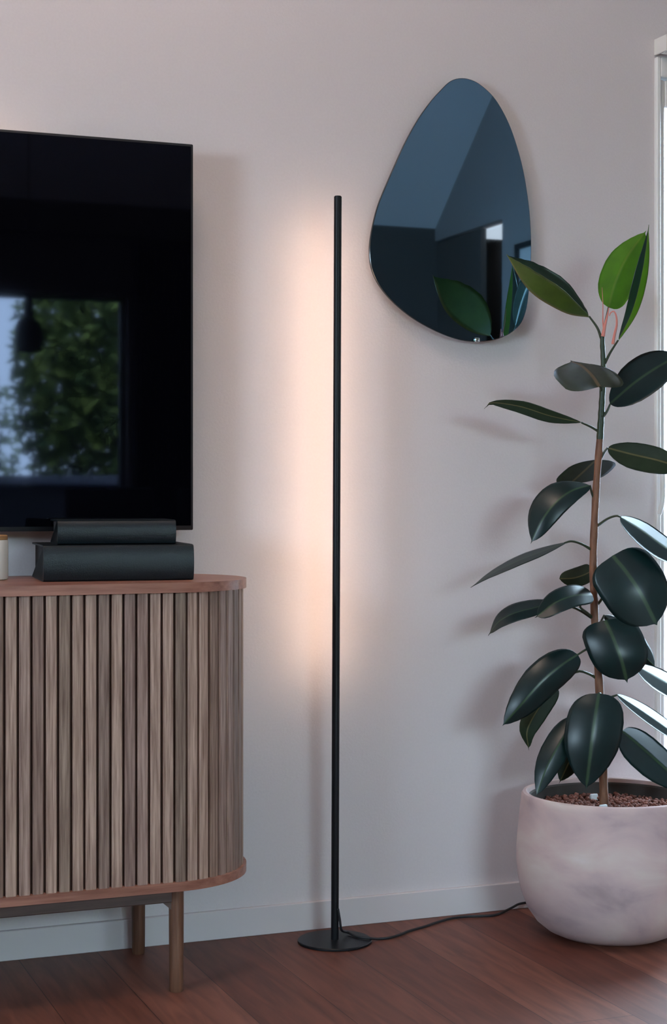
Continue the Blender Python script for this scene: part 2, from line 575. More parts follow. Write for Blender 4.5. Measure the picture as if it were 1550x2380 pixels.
tube(bm, [(hx, -0.015, 1.068), (hx - 0.004, -0.034, 1.067), (hx - 0.012, -0.044, 1.050), (hx - 0.013, -0.046, 1.010), (hx - 0.0145, -0.046, 0.975), (hx - 0.021, -0.043, 0.945)],
     lambda t: 0.0068 - 0.0012 * t, 12, 40)
obj('door_handle', bm, M['white_lacquer'], d1)

rb = thing('roller_blind', 'rolled up cream roller blind above the white glazed door', 'blind', (DOOR_X0 + 0.45, -0.03, 2.10))
bm = bmesh.new()
def xcyl(bm, x0, x1, y, z, r, n=28):
    tube(bm, [(x0, y, z), (x1, y, z)], r, n)
xcyl(bm, DOOR_X0 + 0.004, DOOR_X1, -0.034, 2.103, 0.021)
obj('blind_roll', bm, M['blind'], rb)
bm = bmesh.new()
box(bm, DOOR_X0 - 0.001, DOOR_X0 + 0.004, -0.055, 0.0, 2.085, 2.125, 0.001, 1)
obj('blind_bracket', bm, M['blind'], rb)
bm = bmesh.new()
box(bm, DOOR_X1, DOOR_X1 + 0.005, -0.055, 0.0, 2.085, 2.125, 0.001, 1)
obj('blind_bracket', bm, M['blind'], rb)

# ------------------------------------------------------------------ outdoors
bm = bmesh.new()
box(bm, -8, 8, -14, REAR_Y - 0.2, -0.2, -0.02)
box(bm, -3, 8, 0.2, 6, -0.2, -0.02)
struct('terrace_ground', bm, M['concrete'])
bm = bmesh.new()  # low brown fence outside the glazed door
box(bm, 1.0, 7, 3.0, 3.2, -0.02, 0.62)
struct('low_fence', bm, M['fence'])
bm = bmesh.new()  # wall added outside the door to cut the sky's brightness
box(bm, 0.3, 9, 4.5, 4.7, -0.02, 5.5)
struct('wall_sky_screen', bm, M['render'])
tp = thing('terrace_wall', 'low pale terrace wall mirrored in the television below the trees', 'wall', (0.9, -8.0, 0))
bm = bmesh.new()
box(bm, -3, 4, -8.06, -7.94, -0.02, 1.05)
obj('wall_body', bm, M['chair'], tp, False)
bm = bmesh.new()
box(bm, -3, 4, -8.10, -7.90, 1.05, 1.11, 0.005, 1)
obj('wall_cap', bm, M['concrete'], tp, False)

M['foliage'] = mottled('tree_foliage', (0.03, 0.075, 0.02), (0.30, 0.36, 0.06), (6, 6, 6), 0.9)


def leaf_cloud(bm, c, rx, ry, rz, n, size):
    for _ in range(n):
        while True:
            p = Vector((random.uniform(-1, 1), random.uniform(-1, 1), random.uniform(-1, 1)))
            if p.length < 1: break
        p = Vector((c[0] + p.x * rx, c[1] + p.y * ry, c[2] + p.z * rz))
        a = Vector((random.gauss(0, 1), random.gauss(0, 1), random.gauss(0, 1))).normalized()
        b = a.orthogonal().normalized()
        s = size * random.uniform(0.6, 1.3)
        d = a.cross(b) * s * 0.45
        bm.faces.new([bm.verts.new(p + q) for q in (a * s, d, -a * s, -d)])


tr = thing('garden_tree', 'leafy garden tree mirrored in the dark television screen', 'tree', (1.75, -9.6, -0.02))
bm = bmesh.new()
leaf_cloud(bm, (2.0, -9.6, 2.0), 0.98, 0.7, 1.6, 19000, 0.052)
obj('crown', bm, M['foliage'], tr, 'keep')
bm = bmesh.new()
tube(bm, [(1.9, -9.6, -0.02), (1.92, -9.62, 1.2), (1.95, -9.6, 2.6)], lambda t: 0.07 - 0.04 * t, 10, 12)
obj('trunk', bm, M['bark'], tr)
tr = thing('birch_tree', 'slim pale birch mirrored at the left edge of the television', 'tree', (1.0, -11.6, -0.02))
bm = bmesh.new()
tube(bm, [(1.13, -11.6, -0.02), (1.11, -11.6, 1.4), (1.13, -11.6, 4.0)], lambda t: 0.05 - 0.02 * t, 10, 12)
obj('trunk', bm, M['birch'], tr)
bm = bmesh.new()
leaf_cloud(bm, (1.0, -11.6, 1.3), 0.5, 0.4, 0.9, 1500, 0.05)
leaf_cloud(bm, (1.15, -11.6, 3.9), 0.9, 0.6, 0.6, 1200, 0.05)
obj('crown', bm, M['foliage'], tr, 'keep')

hg = thing('sky_block_hedge', 'unseen hedge added beyond the terrace wall to block low sky light', 'hedge', (-2.2, -9.4, -0.02))
bm = bmesh.new()  # out of view; added to block low sky through the rear window
box(bm, -5.2, 0.60, -9.7, -9.1, -0.02, 2.10, 0.12, 3)
obj('hedge_core', bm, M['foliage'], hg)
bm = bmesh.new()
for _ in range(9000):
    p = Vector((random.uniform(-5.25, 0.68), random.choice((-9.1, -9.7)) + random.uniform(-0.05, 0.05), random.uniform(0, 2.2)))
    if random.random() < 0.3: p = Vector((p.x, random.uniform(-9.7, -9.1), 2.1 + random.uniform(-0.03, 0.08)))
    a = Vector((random.gauss(0, 1), random.gauss(0, 1), random.gauss(0, 1))).normalized()
    b = a.orthogonal().normalized()
    sz = random.uniform(0.03, 0.06)
    d = a.cross(b) * sz * 0.45
    bm.faces.new([bm.verts.new(p + q) for q in (a * sz, d, -a * sz, -d)])
obj('hedge_leaves', bm, M['foliage'], hg, 'keep')

# ------------------------------------------------------------------ rear half of the room, seen in the mirror and the screen
cu = bmesh.new()
n = 60
pa, pb = [], []
for i in range(n + 1):
    x = 1.08 + 0.34 * i / n
    y = REAR_Y + 0.07 + 0.028 * math.sin(i * 0.9)
    pa.append(cu.verts.new((x, y, 0.02)))
    pb.append(cu.verts.new((x, y, 2.45)))
for i in range(n): cu.faces.new((pa[i], pa[i + 1], pb[i + 1], pb[i]))
bmesh.ops.solidify(cu, geom=cu.faces[:], thickness=0.003)
tag(obj('curtain', cu, M['curtain'], None, True, 80), 'dark navy curtain mirrored beside the window in the television', 'curtain')
bm = bmesh.new()
tube(bm, [(-1.4, REAR_Y + 0.07, 2.47), (1.5, REAR_Y + 0.07, 2.47)], 0.012, 12)
for x in (-1.3, 1.45):
    box(bm, x - 0.01, x + 0.01, REAR_Y, REAR_Y + 0.07, 2.46, 2.48)
tag(obj('curtain_rod', bm, M['black_metal']), 'black curtain rod above the garden window opposite', 'curtain rod')

px, py = 0.149, -4.5
pl = thing('pendant_lamp', 'dark pendant lamp mirrored against the window in the television', 'lamp', (px, py, 1.66))
bm = bmesh.new()
lathe(bm, [(0.060, 1.66), (0.062, 1.75), (0.056, 1.80), (0.030, 1.815), (0.024, 1.83), (0.022, 1.90), (0.012, 1.92)], (px, py, 0), 40, False, True)
bmesh.ops.solidify(bm, geom=bm.faces[:], thickness=0.002)
obj('lamp_shade', bm, M['black_metal'], pl)
zc = RIDGE_Z - (RIDGE_Y - py) * math.tan(math.radians(40))
bm = bmesh.new()
tube(bm, [(px, py, 1.91), (px, py, zc)], 0.003, 8)
obj('lamp_cord', bm, M['rubber'], pl)


wd = thing('sliding_door', 'tall dark sliding door of the side niche, mirrored low in the wall mirror', 'sliding door', (3.15, -5.89, 0))
bm = bmesh.new()
box(bm, 3.13, 3.17, REAR_Y + 0.005, -5.58, 0.004, 2.592, 0.002, 1)
obj('door_panel', bm, M['wall_dark'], wd, False)
bm = bmesh.new()
tube(bm, [(3.12, -5.62, 1.0), (3.12, -5.62, 1.25)], 0.007, 8)
obj('handle', bm, M['black_metal'], wd)
hl = thing('soffit_glow', 'niche soffit made to glow, mirrored as a bright patch in the mirror', 'lamp', (3.3, -5.45, 2.6))
bm = bmesh.new()  # soffit brightness put in as emission; no lamp is known there
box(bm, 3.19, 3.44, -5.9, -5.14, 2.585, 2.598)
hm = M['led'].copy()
hm.name = 'niche_soffit_glow'
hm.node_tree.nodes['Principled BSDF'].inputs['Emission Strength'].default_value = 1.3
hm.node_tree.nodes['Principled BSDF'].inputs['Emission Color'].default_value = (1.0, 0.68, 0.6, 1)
obj('glow_panel', bm, hm, hl, False)
pc = thing('wall_picture', 'black framed pale print on the side wall, mirrored behind the plant', 'picture', (RIGHT_X - 0.015, -4.8, 2.17))
bm = bmesh.new()
for (ya, yb, za_, zb_) in ((-5.06, -5.03, 1.9, 2.42), (-4.57, -4.54, 1.9, 2.42), (-5.03, -4.57, 1.9, 1.93), (-5.03, -4.57, 2.39, 2.42)):
    box(bm, RIGHT_X - 0.03, RIGHT_X, ya, yb, za_, zb_)
obj('picture_frame', bm, M['black_plastic'], pc, False)
bm = bmesh.new()
box(bm, RIGHT_X - 0.012, RIGHT_X - 0.002, -5.03, -4.57, 1.93, 2.39)
obj('print', bm, M['white_lacquer'], pc, False)

# unseen globe added as warm fill light for the upper television wall
gx, gy, gz = -0.8, -1.15, 3.3
gp = thing('globe_fill_light', 'glowing globe added out of view as warm fill for the upper wall', 'lamp', (gx, gy, gz))
gm = M['led'].copy()
gm.name = 'warm_fill_globe'
gm.node_tree.nodes['Principled BSDF'].inputs['Emission Strength'].default_value = GLOBE_STRENGTH
gm.node_tree.nodes['Principled BSDF'].inputs['Emission Color'].default_value = GLOBE_COLOR
bm = bmesh.new()
bmesh.ops.create_uvsphere(bm, u_segments=32, v_segments=20, radius=0.32, matrix=Matrix.Translation((gx, gy, gz)))
obj('globe', bm, gm, gp)
bm = bmesh.new()
lathe(bm, [(0.060, 0.30), (0.060, 0.35), (0.012, 0.37)], (gx, gy, gz), 24)
obj('cap', bm, M['black_metal'], gp)
bm = bmesh.new()
tube(bm, [(gx, gy, gz + 0.365), (gx, gy, RIDGE_Z - abs(gy - RIDGE_Y) * math.tan(math.radians(40)))], 0.003, 8)
obj('cord', bm, M['rubber'], gp)


def dining_chair(x, y, label):
    t = thing('dining_chair', label, 'chair', (x, y, 0), 'dark chairs mirrored in the television')
    bm = bmesh.new(); box(bm, x - 0.22, x + 0.22, y - 0.22, y + 0.22, 0.42, 0.47, 0.015)
    obj('seat', bm, M['chair'], t)
    bm = bmesh.new(); box(bm, x - 0.20, x + 0.20, y + 0.18, y + 0.225, 0.47, 1.02, 0.02)
    obj('backrest', bm, M['chair'], t)
    for sx in (-1, 1):
        for sy in (-1, 1):
            bm = bmesh.new()
            tube(bm, [(x + sx * 0.20, y + sy * 0.20, 0), (x + sx * 0.18, y + sy * 0.18, 0.43)], 0.013, 10)
            obj('leg', bm, M['black_metal'], t)
    return t


dining_chair(0.40, -4.15, 'dark chair back mirrored left of centre low in the television')
dining_chair(0.86, -3.95, 'dark chair back mirrored low at the right of the television')

# ------------------------------------------------------------------ sideboard
R, YC, XC, XL = 0.195, -0.205, -0.4856, -1.75
TOP_Z, TOP_T, BOT_Z, BOT_T = 0.8205, 0.0196, 0.211, 0.0175
sb = thing('sideboard', 'smoked oak sideboard with tambour slat front and rounded end', 'sideboard', (-1.1, YC, 0))


def stadium(r, n=40):
    pts = []
    for i in range(n + 1):
        a = -math.pi / 2 + math.pi * i / n
        pts.append((XC + r * math.cos(a), YC + r * math.sin(a)))
    for i in range(n + 1):
        a = math.pi / 2 + math.pi * i / n
        pts.append((XL + r * math.cos(a), YC + r * math.sin(a)))
    return pts


for nm, z0, z1 in (('top_panel', TOP_Z - TOP_T, TOP_Z), ('bottom_panel', BOT_Z, BOT_Z + BOT_T)):
    bm = bmesh.new()
    a, b = prism(bm, stadium(R), z0, z1)
    es = [e for e in bm.edges if abs(e.verts[0].co.z - e.verts[1].co.z) < 1e-6]
    bmesh.ops.bevel(bm, geom=es, offset=0.002, segments=2, affect='EDGES')
    obj(nm, bm, M['oak'], sb)
bm = bmesh.new()
prism(bm, stadium(R - 0.018), BOT_Z + BOT_T, TOP_Z - TOP_T)
obj('carcass', bm, M['carcass'], sb)
# tambour slats round the front and both ends
bm = bmesh.new()
tl = bm.loops.layers.color.new('tone')
rs = R - 0.0065
pitch, sw, th, ch = 0.0258, 0.0212, 0.0125, 0.0030
L_straight = XC - XL
L_arc = rs * math.pi


def slat_frame(s):
    """point, tangent and outward normal at arc length s from the front right tangent point going left (negative goes round the right end)"""
    if s < 0:
        a = -math.pi / 2 + (-s) / rs
        return Vector((XC + rs * math.cos(a), YC + rs * math.sin(a))), Vector((-math.sin(a), math.cos(a))) * -1, Vector((math.cos(a), math.sin(a)))
    if s <= L_straight:
        return Vector((XC - s, YC - rs)), Vector((-1, 0)), Vector((0, -1))
    a = -math.pi / 2 - (s - L_straight) / rs
    return Vector((XL + rs * math.cos(a), YC + rs * math.sin(a))), Vector((math.sin(a), -math.cos(a))), Vector((math.cos(a), math.sin(a)))


random.seed(5)
s = -L_arc * 0.97
z0, z1 = BOT_Z + BOT_T, TOP_Z - TOP_T
while s < L_straight + L_arc * 0.97:
    p, t, nn = slat_frame(s)
    k = random.uniform(0.78, 1.16)
    tint = (k * random.uniform(0.99, 1.02), k, k * random.uniform(0.98, 1.03), 1)
    sec = [(-sw / 2, -th), (-sw / 2, -ch), (-sw / 2 + ch * 0.7, 0), (sw / 2 - ch * 0.7, 0), (sw / 2, -ch), (sw / 2, -th)]
    lo, hi = [], []
    for a, d in sec:
        q = p + t * a + nn * d
        lo.append(bm.verts.new((q.x, q.y, z0)))
        hi.append(bm.verts.new((q.x, q.y, z1)))
    for i in range(len(sec) - 1):
        f = bm.faces.new((lo[i], lo[i + 1], hi[i + 1], hi[i]))
        for l in f.loops: l[tl] = tint
    s += pitch
obj('tambour_slats', bm, M['slat'], sb, False)
# under frame and legs
LEGF, LEGB = -0.349, -0.055
LXR, LXL = -0.476, -1.76
bm = bmesh.new()
box(bm, LXL, LXR, LEGF - 0.009, LEGF + 0.009, 0.180, BOT_Z, 0.002, 1)
v = [bm.verts.new(q) for q in ((LXR - 0.012, LEGF - 0.008, 0.1805), (LXR - 0.03, LEGF - 0.008, 0.1805), (LXR - 0.012, LEGF - 0.008, 0.165),
                               (LXR - 0.012, LEGF + 0.008, 0.1805), (LXR - 0.03, LEGF + 0.008, 0.1805), (LXR - 0.012, LEGF + 0.008, 0.165))]
for q in ((0, 1, 2), (5, 4, 3), (0, 3, 4, 1), (1, 4, 5, 2), (2, 5, 3, 0)): bm.faces.new([v[i] for i in q])
obj('front_rail', bm, M['oak_dark'], sb)
bm = bmesh.new()
box(bm, LXL, LXR, LEGB - 0.009, LEGB + 0.009, 0.180, BOT_Z, 0.002, 1)
obj('back_rail', bm, M['oak_dark'], sb)
for x in (LXR, LXL):
    for y in (LEGF, LEGB):
        bm = bmesh.new()
        lathe(bm, [(0.0128, 0.0), (0.0140, 0.003), (0.0146, 0.06), (0.0150, 0.15), (0.0150, BOT_Z)], (x, y, 0), 24)
        obj('leg', bm, M['oak_leg'], sb)

# ------------------------------------------------------------------ books and jar on the sideboard
def book(label, x, y, z, ang, L, D, T):
    t = thing('book', label, 'book', (x, y, z), 'dark cloth books stacked on the sideboard')
    t.rotation_euler = (0, 0, ang)
    bm = bmesh.new()
    c = 0.0035
    bul = 0.010
    prof = [(D, T), (0.012, T), (0.006, T - 0.0008)]
    for i in range(9):
        a = math.pi / 2 - math.pi * i / 8
        prof.append((-bul * math.cos(a) * 1.0 + 0.0, T / 2 + (T / 2 - 0.001) * math.sin(a)))
    prof += [(0.006, 0.0008), (0.012, 0), (D, 0), (D, c), (0.008, c), (0.004, T * 0.3), (0.003, T / 2), (0.004, T * 0.7), (0.008, T - c), (D, T - c)]
    lo = [bm.verts.new((0, a, b)) for a, b in prof]
    hi = [bm.verts.new((L, a, b)) for a, b in prof]
    n = len(prof)
    for i in range(n): bm.faces.new((lo[i], lo[(i + 1) % n], hi[(i + 1) % n], hi[i]))
    f1 = bm.faces.new(list(reversed(lo)))
    f2 = bm.faces.new(hi)
    bmesh.ops.triangulate(bm, faces=[f1, f2])
    obj('cover', bm, M['cloth_black'], t, True, 28, False)
    bm = bmesh.new()
    box(bm, 0.006, L - 0.004, 0.006, D - 0.006, c, T - c)
    obj('pages', bm, M['pages'], t, False, 30, False)
    return t


book('large black cloth book lying under the smaller one on the sideboard', -0.7289, -0.275, TOP_Z, math.radians(-5.6), 0.303, 0.215, 0.0728)
book('smaller black cloth book on top of the larger book', -0.697, -0.258, TOP_Z + 0.0728, math.radians(-6.8), 0.239, 0.150, 0.0500)

jc = P(-24, 1346, 3.42)
jx, jy = jc.x, jc.y
jar = thing('canister', 'cream ceramic canister with wooden lid at left edge of sideboard', 'canister', (jx, jy, TOP_Z))
bm = bmesh.new()
lathe(bm, [(0.033, 0), (0.0365, 0.002), (0.0375, 0.006), (0.0375, 0.079), (0.0365, 0.0815)], (jx, jy, TOP_Z), 48)
obj('body', bm, M['ceramic'], jar)
bm = bmesh.new()
lathe(bm, [(0.0350, 0.0815), (0.0362, 0.0825), (0.0362, 0.0895), (0.0345, 0.0915)], (jx, jy, TOP_Z), 48)
obj('lid', bm, M['lid_wood'], jar)

# ------------------------------------------------------------------ television
TVY = -0.100
br_ = on_y(449.5, 1232, TVY)
TX1 = br_.x
TZ0 = br_.z
TZ1 = on_y(449.5, 335, TVY).z
TX0 = TX1 - 1.45
tv = thing('television', 'large black flat television on the wall above the sideboard', 'television', ((TX0 + TX1) / 2, -0.06, (TZ0 + TZ1) / 2))
bm = bmesh.new()
box(bm, TX0, TX1, TVY, -0.062, TZ0, TZ1, 0.003, 2)
obj('casing', bm, M['black_plastic'], tv)
bm = bmesh.new()
box(bm, TX0 + 0.006, TX1 - 0.006, TVY - 0.0012, TVY + 0.001, TZ0 + 0.010, TZ1 - 0.006)
obj('screen', bm, M['screen'], tv, False)
bm = bmesh.new()
box(bm, TX0 + 0.45, TX1 - 0.45, -0.062, 0, TZ0 + 0.25, TZ1 - 0.2, 0.004, 1)
obj('wall_mount', bm, M['black_metal'], tv)
bm = bmesh.new()
box(bm, TX0 + 0.25, TX1 - 0.36, -0.060, -0.052, TZ1 - 0.075, TZ1 - 0.06)
obj('backlight', bm, M['led2'], tv, False)

# ------------------------------------------------------------------ floor lamp
lb = on_z(778, 2189, 0.0)
lx, ly = lb.x, lb.y
LTOP = 1.0 + (V0 - 455) * 3.725 / F
fl = thing('floor_lamp', 'slim black upright light tube lamp washing the wall with warm light', 'floor lamp', (lx, ly, 0))
bm = bmesh.new()
lathe(bm, [(0.080, 0), (0.0825, 0.001), (0.0825, 0.0045), (0.0810, 0.006), (0.0, 0.0062)][:-1] + [(0.012, 0.0064)], (lx, ly, 0), 72)
obj('base', bm, M['black_metal'], fl)
lean = Vector((0.0068 * CY, -0.0068 * SY, 0))
top = Vector((lx, ly, LTOP)) + lean
bm = bmesh.new()
pr = 0.0086
ns = 40
rings = []
for i in range(ns + 1):
    t = i / ns
    c = Vector((lx, ly, 0.006)).lerp(top, t)
    ring = []
    for k in range(28):
        a = 2 * math.pi * k / 28
        ring.append(bm.verts.new(c + Vector((pr * math.cos(a), pr * math.sin(a), 0))))
    rings.append(ring)
for a, b in zip(rings, rings[1:]):
    for k in range(28): bm.faces.new((a[k], a[(k + 1) % 28], b[(k + 1) % 28], b[k]))
bm.faces.new(rings[-1]); bm.faces.new(list(reversed(rings[0])))
es = [e for e in rings[-1][0].link_edges] and [e for e in bm.edges if all(v in set(rings[-1]) for v in e.verts)]
bmesh.ops.bevel(bm, geom=es, offset=0.0015, segments=2, affect='EDGES')
obj('pole', bm, M['black_metal'], fl)
# LED strip set into the side facing the wall, turned towards the sideboard
bm = bmesh.new()
za, zb = 0.58, LTOP - 0.035
LROT = math.radians(-4)
rings = []
for z in (za, zb):
    c = Vector((lx, ly, 0)) + lean * (z / LTOP)
    ring = []
    for k in range(13):
        a = LROT + math.pi * (k / 12)
        ring.append(bm.verts.new((c.x + 0.0056 * math.cos(a) - 0.0048 * math.sin(LROT), c.y + 0.0056 * math.sin(a) + 0.0048 * math.cos(LROT), z)))
    rings.append(ring)
for k in range(12): bm.faces.new((rings[0][k], rings[0][k + 1], rings[1][k + 1], rings[1][k]))
bm.faces.new(list(reversed(rings[0])))
bm.faces.new(rings[1])
bm.faces.new((rings[0][12], rings[0][0], rings[1][0], rings[1][12]))
obj('light_strip', bm, M['led'], fl, False)
# cord: leaves the foot of the pole, crosses the base and runs along the wall to behind the pot
bm = bmesh.new()
cp = [Vector((lx + 0.004, ly - 0.0095, 0.075)), Vector((lx + 0.008, ly - 0.0105, 0.05)), Vector((lx + 0.013, ly - 0.008, 0.027))]
cp += [on_z(808, 2167, 0.012), on_z(833, 2178, 0.0095), on_z(857, 2180.5, 0.0095)]
for u, v in ((878, 2182), (905, 2179.5), (930, 2172), (950, 2164), (988, 2153), (1011, 2145), (1046, 2135), (1085, 2130), (1143, 2128)):
    cp.append(on_z(u, v, 0.0035))
cp += [on_y(1166, 2121, -0.040), on_y(1190, 2109.5, -0.028), on_y(1205, 2101.5, -0.022), on_y(1222, 2098, -0.020), on_y(1250, 2094, -0.018), on_y(1285, 2075, -0.016)]
tube(bm, cp, 0.0029, 8, 150)
obj('power_cord', bm, M['rubber'], fl)

# ------------------------------------------------------------------ mirror
OUT = [(1075, 181), (1048.5, 187), (1028, 206), (1004, 232), (974, 273), (945, 324), (921, 376), (897, 431), (879, 475), (867.5, 518), (860.5, 557), (859, 589), (863, 622),
       (876, 654.5), (897, 684), (927, 714), (962, 741), (1004, 765), (1043, 782), (1081, 792.5), (1117, 794.5), (1152, 789.5), (1185, 776), (1209, 755), (1221, 729),
       (1227.5, 696), (1232.5, 640), (1235, 585), (1234, 536), (1231, 491), (1225.5, 447), (1218, 402), (1206, 353), (1188, 298), (1168, 256), (1147, 224), (1124, 202), (1102, 187.5)]
MY = -0.030
loop = []
for i in range(len(OUT)):                                       # rounded closed curve through the measured outline
    p0, p1, p2, p3 = (Vector(OUT[(i + k) % len(OUT)]) for k in (-1, 0, 1, 2))
    for j in range(4):
        t = j / 4
        q = 0.5 * ((2 * p1) + (p2 - p0) * t + (2 * p0 - 5 * p1 + 4 * p2 - p3) * t * t + (3 * p1 - p0 - 3 * p2 + p3) * t ** 3)
        loop.append(on_y(q.x, q.y, MY))
for _ in range(2):
    loop = [(loop[i - 1] + 2 * loop[i] + loop[(i + 1) % len(loop)]) / 4 for i in range(len(loop))]
mc = on_y(1045, 520, MY)
mr = thing('wall_mirror', 'dark tinted pebble shaped mirror hanging on the wall', 'mirror', (mc.x, -0.015, mc.z))
cen = Vector((mc.x, MY, mc.z))
bm = bmesh.new()
N = len(loop)
def ringy(sc, y):
    out = []
    for p in loop:
        d = (p - cen)
        d = d * ((d.length - sc) / d.length)
        out.append(bm.verts.new((cen.x + d.x, y, cen.z + d.z)))
    return out
r0 = ringy(0.0, MY + 0.006)
r1 = ringy(0.0, MY + 0.0012)
r2 = ringy(0.0014, MY)
for a, b in ((r0, r1), (r1, r2)):
    for i in range(N):
        f = bm.faces.new((a[i], a[(i + 1) % N], b[(i + 1) % N], b[i]))
        f.material_index = 1
f = bm.faces.new(r2); f.material_index = 0
f = bm.faces.new(list(reversed(r0))); f.material_index = 1
obj('mirror_glass', bm, [M['mirror'], M['mirror_edge']], mr, True, 20)
bm = bmesh.new()
ringb = []
for p in loop:
    d = (p - cen) * 0.72
    ringb.append((cen.x + d.x, cen.z + d.z))
a = [bm.verts.new((x, MY + 0.0062, z)) for x, z in ringb]
b = [bm.verts.new((x, 0, z)) for x, z in ringb]
bm.faces.new(a); bm.faces.new(list(reversed(b)))
for i in range(N): bm.faces.new((a[i], a[(i + 1) % N], b[(i + 1) % N], b[i]))
obj('backing_board', bm, M['black_plastic'], mr)
cl = on_y(1108, 791, MY)
bm = bmesh.new()
box(bm, cl.x - 0.006, cl.x + 0.006, MY - 0.004, MY + 0.010, cl.z - 0.004, cl.z + 0.006, 0.0015, 2)  # small chrome block at the mirror's lower edge
obj('chrome_piece', bm, M['chrome'], mr)['label'] = 'small chrome piece on the lower edge'

# ------------------------------------------------------------------ pot, pebbles
PC = P(1418, 1900, 3.80)
pcx, pcy = PC.x, PC.y
pot = thing('plant_pot', 'large weathered pale terracotta pot on the floor under the rubber plant', 'pot', (pcx, pcy, 0))
bm = bmesh.new()
lathe(bm, [(0.100, 0.0), (0.122, 0.004), (0.146, 0.015), (0.168, 0.033), (0.187, 0.060), (0.201, 0.095), (0.2085, 0.130), (0.2115, 0.165), (0.2115, 0.195), (0.209, 0.230), (0.2055, 0.262),
           (0.2025, 0.290), (0.2005, 0.306), (0.2000, 0.314), (0.1965, 0.3195), (0.190, 0.3215), (0.1855, 0.3195), (0.1835, 0.314), (0.182, 0.25)], (pcx, pcy, 0), 96, True, False)
obj('body', bm, M['pot'], pot)
bm = bmesh.new()
lathe(bm, [(0.1832, 0.311), (0.1805, 0.307), (0.1795, 0.255)], (pcx, pcy, 0), 96, False, False)
obj('inner_liner', bm, M['pot_in'], pot)
SOIL = 0.283
bm = bmesh.new()
lathe(bm, [(0.178, SOIL - 0.02), (0.178, SOIL - 0.006), (0.09, SOIL - 0.003)], (pcx, pcy, 0), 48)
for i in range(1500):
    rr = 0.172 * math.sqrt(random.random())
    a = random.uniform(0, 2 * math.pi)
    r = random.uniform(0.0032, 0.0068)
    mtx = Matrix.Translation((pcx + rr * math.cos(a), pcy + rr * math.sin(a), SOIL + random.uniform(-0.003, 0.004))) @ Matrix.Rotation(random.uniform(0, 6), 4, 'Z') @ Matrix.Rotation(random.uniform(0, 6), 4, 'X') @ Matrix.Diagonal((r, r * random.uniform(0.7, 1), r * random.uniform(0.6, 0.9), 1))
    bmesh.ops.create_icosphere(bm, subdivisions=1, radius=1, matrix=mtx)
tag(obj('clay_pebbles', bm, M['clay'], None, True, 60), 'reddish brown clay pebbles filling the pot', 'pebbles', None, 'stuff')
for (u, v, lab) in ((1380, 1846, 'small white plastic tab in the pebbles behind the stem'), (1402, 1871, 'small white plastic tab at the front rim below the stem')):
    c = on_z(u, v, SOIL + 0.012)
    bm = bmesh.new()
    box(bm, c.x - 0.010, c.x + 0.010, c.y - 0.004, c.y + 0.004, SOIL - 0.01, SOIL + 0.013, 0.003, 2)
    tag(obj('plastic_tab', bm, M['plastic_white']), lab, 'plastic tab')

# ------------------------------------------------------------------ rubber plant
Y0 = 3.80
stem_px = [(1404, 1878), (1402, 1806), (1397, 1690), (1392, 1581), (1386, 1500), (1382, 1427), (1379, 1340), (1379, 1290), (1380, 1249), (1386, 1127), (1394, 1021), (1399, 930), (1402, 850), (1400, 800), (1400, 776)]
stem_pts = [P(u, v, Y0) for u, v in stem_px]
plant = thing('rubber_plant', 'tall rubber plant with dark glossy leaves on one stem in the pot', 'plant', (pcx, pcy, SOIL))


def stem_bm(pts, r0, r1, seed):
    bm = bmesh.new()
    rnd = random.Random(seed)
    ph = rnd.uniform(0, 6)
    tube(bm, pts, lambda t: (r0 + (r1 - r0) * t) * (1 + 0.05 * math.sin(t * 60 + ph)), 14, 70)
    return bm


obj('woody_stem', stem_bm(stem_pts[:11], 0.0102, 0.0080, 1), M['bark'], plant)
obj('green_shoot', stem_bm(stem_pts[10:], 0.0080, 0.0052, 2), M['green_stem'], plant)['label'] = 'dark green young top of the stem'

PROF = [(0, 0.0), (0.015, 0.16), (0.05, 0.36), (0.1, 0.54), (0.2, 0.78), (0.32, 0.94), (0.45, 1.0), (0.6, 0.985), (0.72, 0.88), (0.82, 0.71), (0.9, 0.48), (0.95, 0.27), (0.975, 0.13), (1.0, 0.035)]
PBROAD = [(0, 0.0), (0.012, 0.30), (0.04, 0.52), (0.1, 0.76), (0.2, 0.93), (0.32, 1.0), (0.5, 1.0), (0.65, 0.90), (0.78, 0.70), (0.88, 0.47), (0.95, 0.25), (0.98, 0.12), (1.0, 0.04)]
PNARROW = [(0, 0.0), (0.05, 0.22), (0.15, 0.55), (0.3, 0.88), (0.45, 1.0), (0.6, 0.95), (0.75, 0.72), (0.88, 0.38), (0.95, 0.16), (1.0, 0.04)]
PROUND = [(0, 0.0), (0.01, 0.34), (0.04, 0.6), (0.1, 0.82), (0.2, 0.96), (0.35, 1.0), (0.55, 1.0), (0.7, 0.94), (0.82, 0.79), (0.91, 0.56), (0.97, 0.26), (0.99, 0.1), (1.0, 0.05)]


def lerp_prof(pf, t):
    for (a, x), (b, y) in zip(pf, pf[1:]):
        if t <= b: return x + (y - x) * (t - a) / (b - a)
    return pf[-1][1]


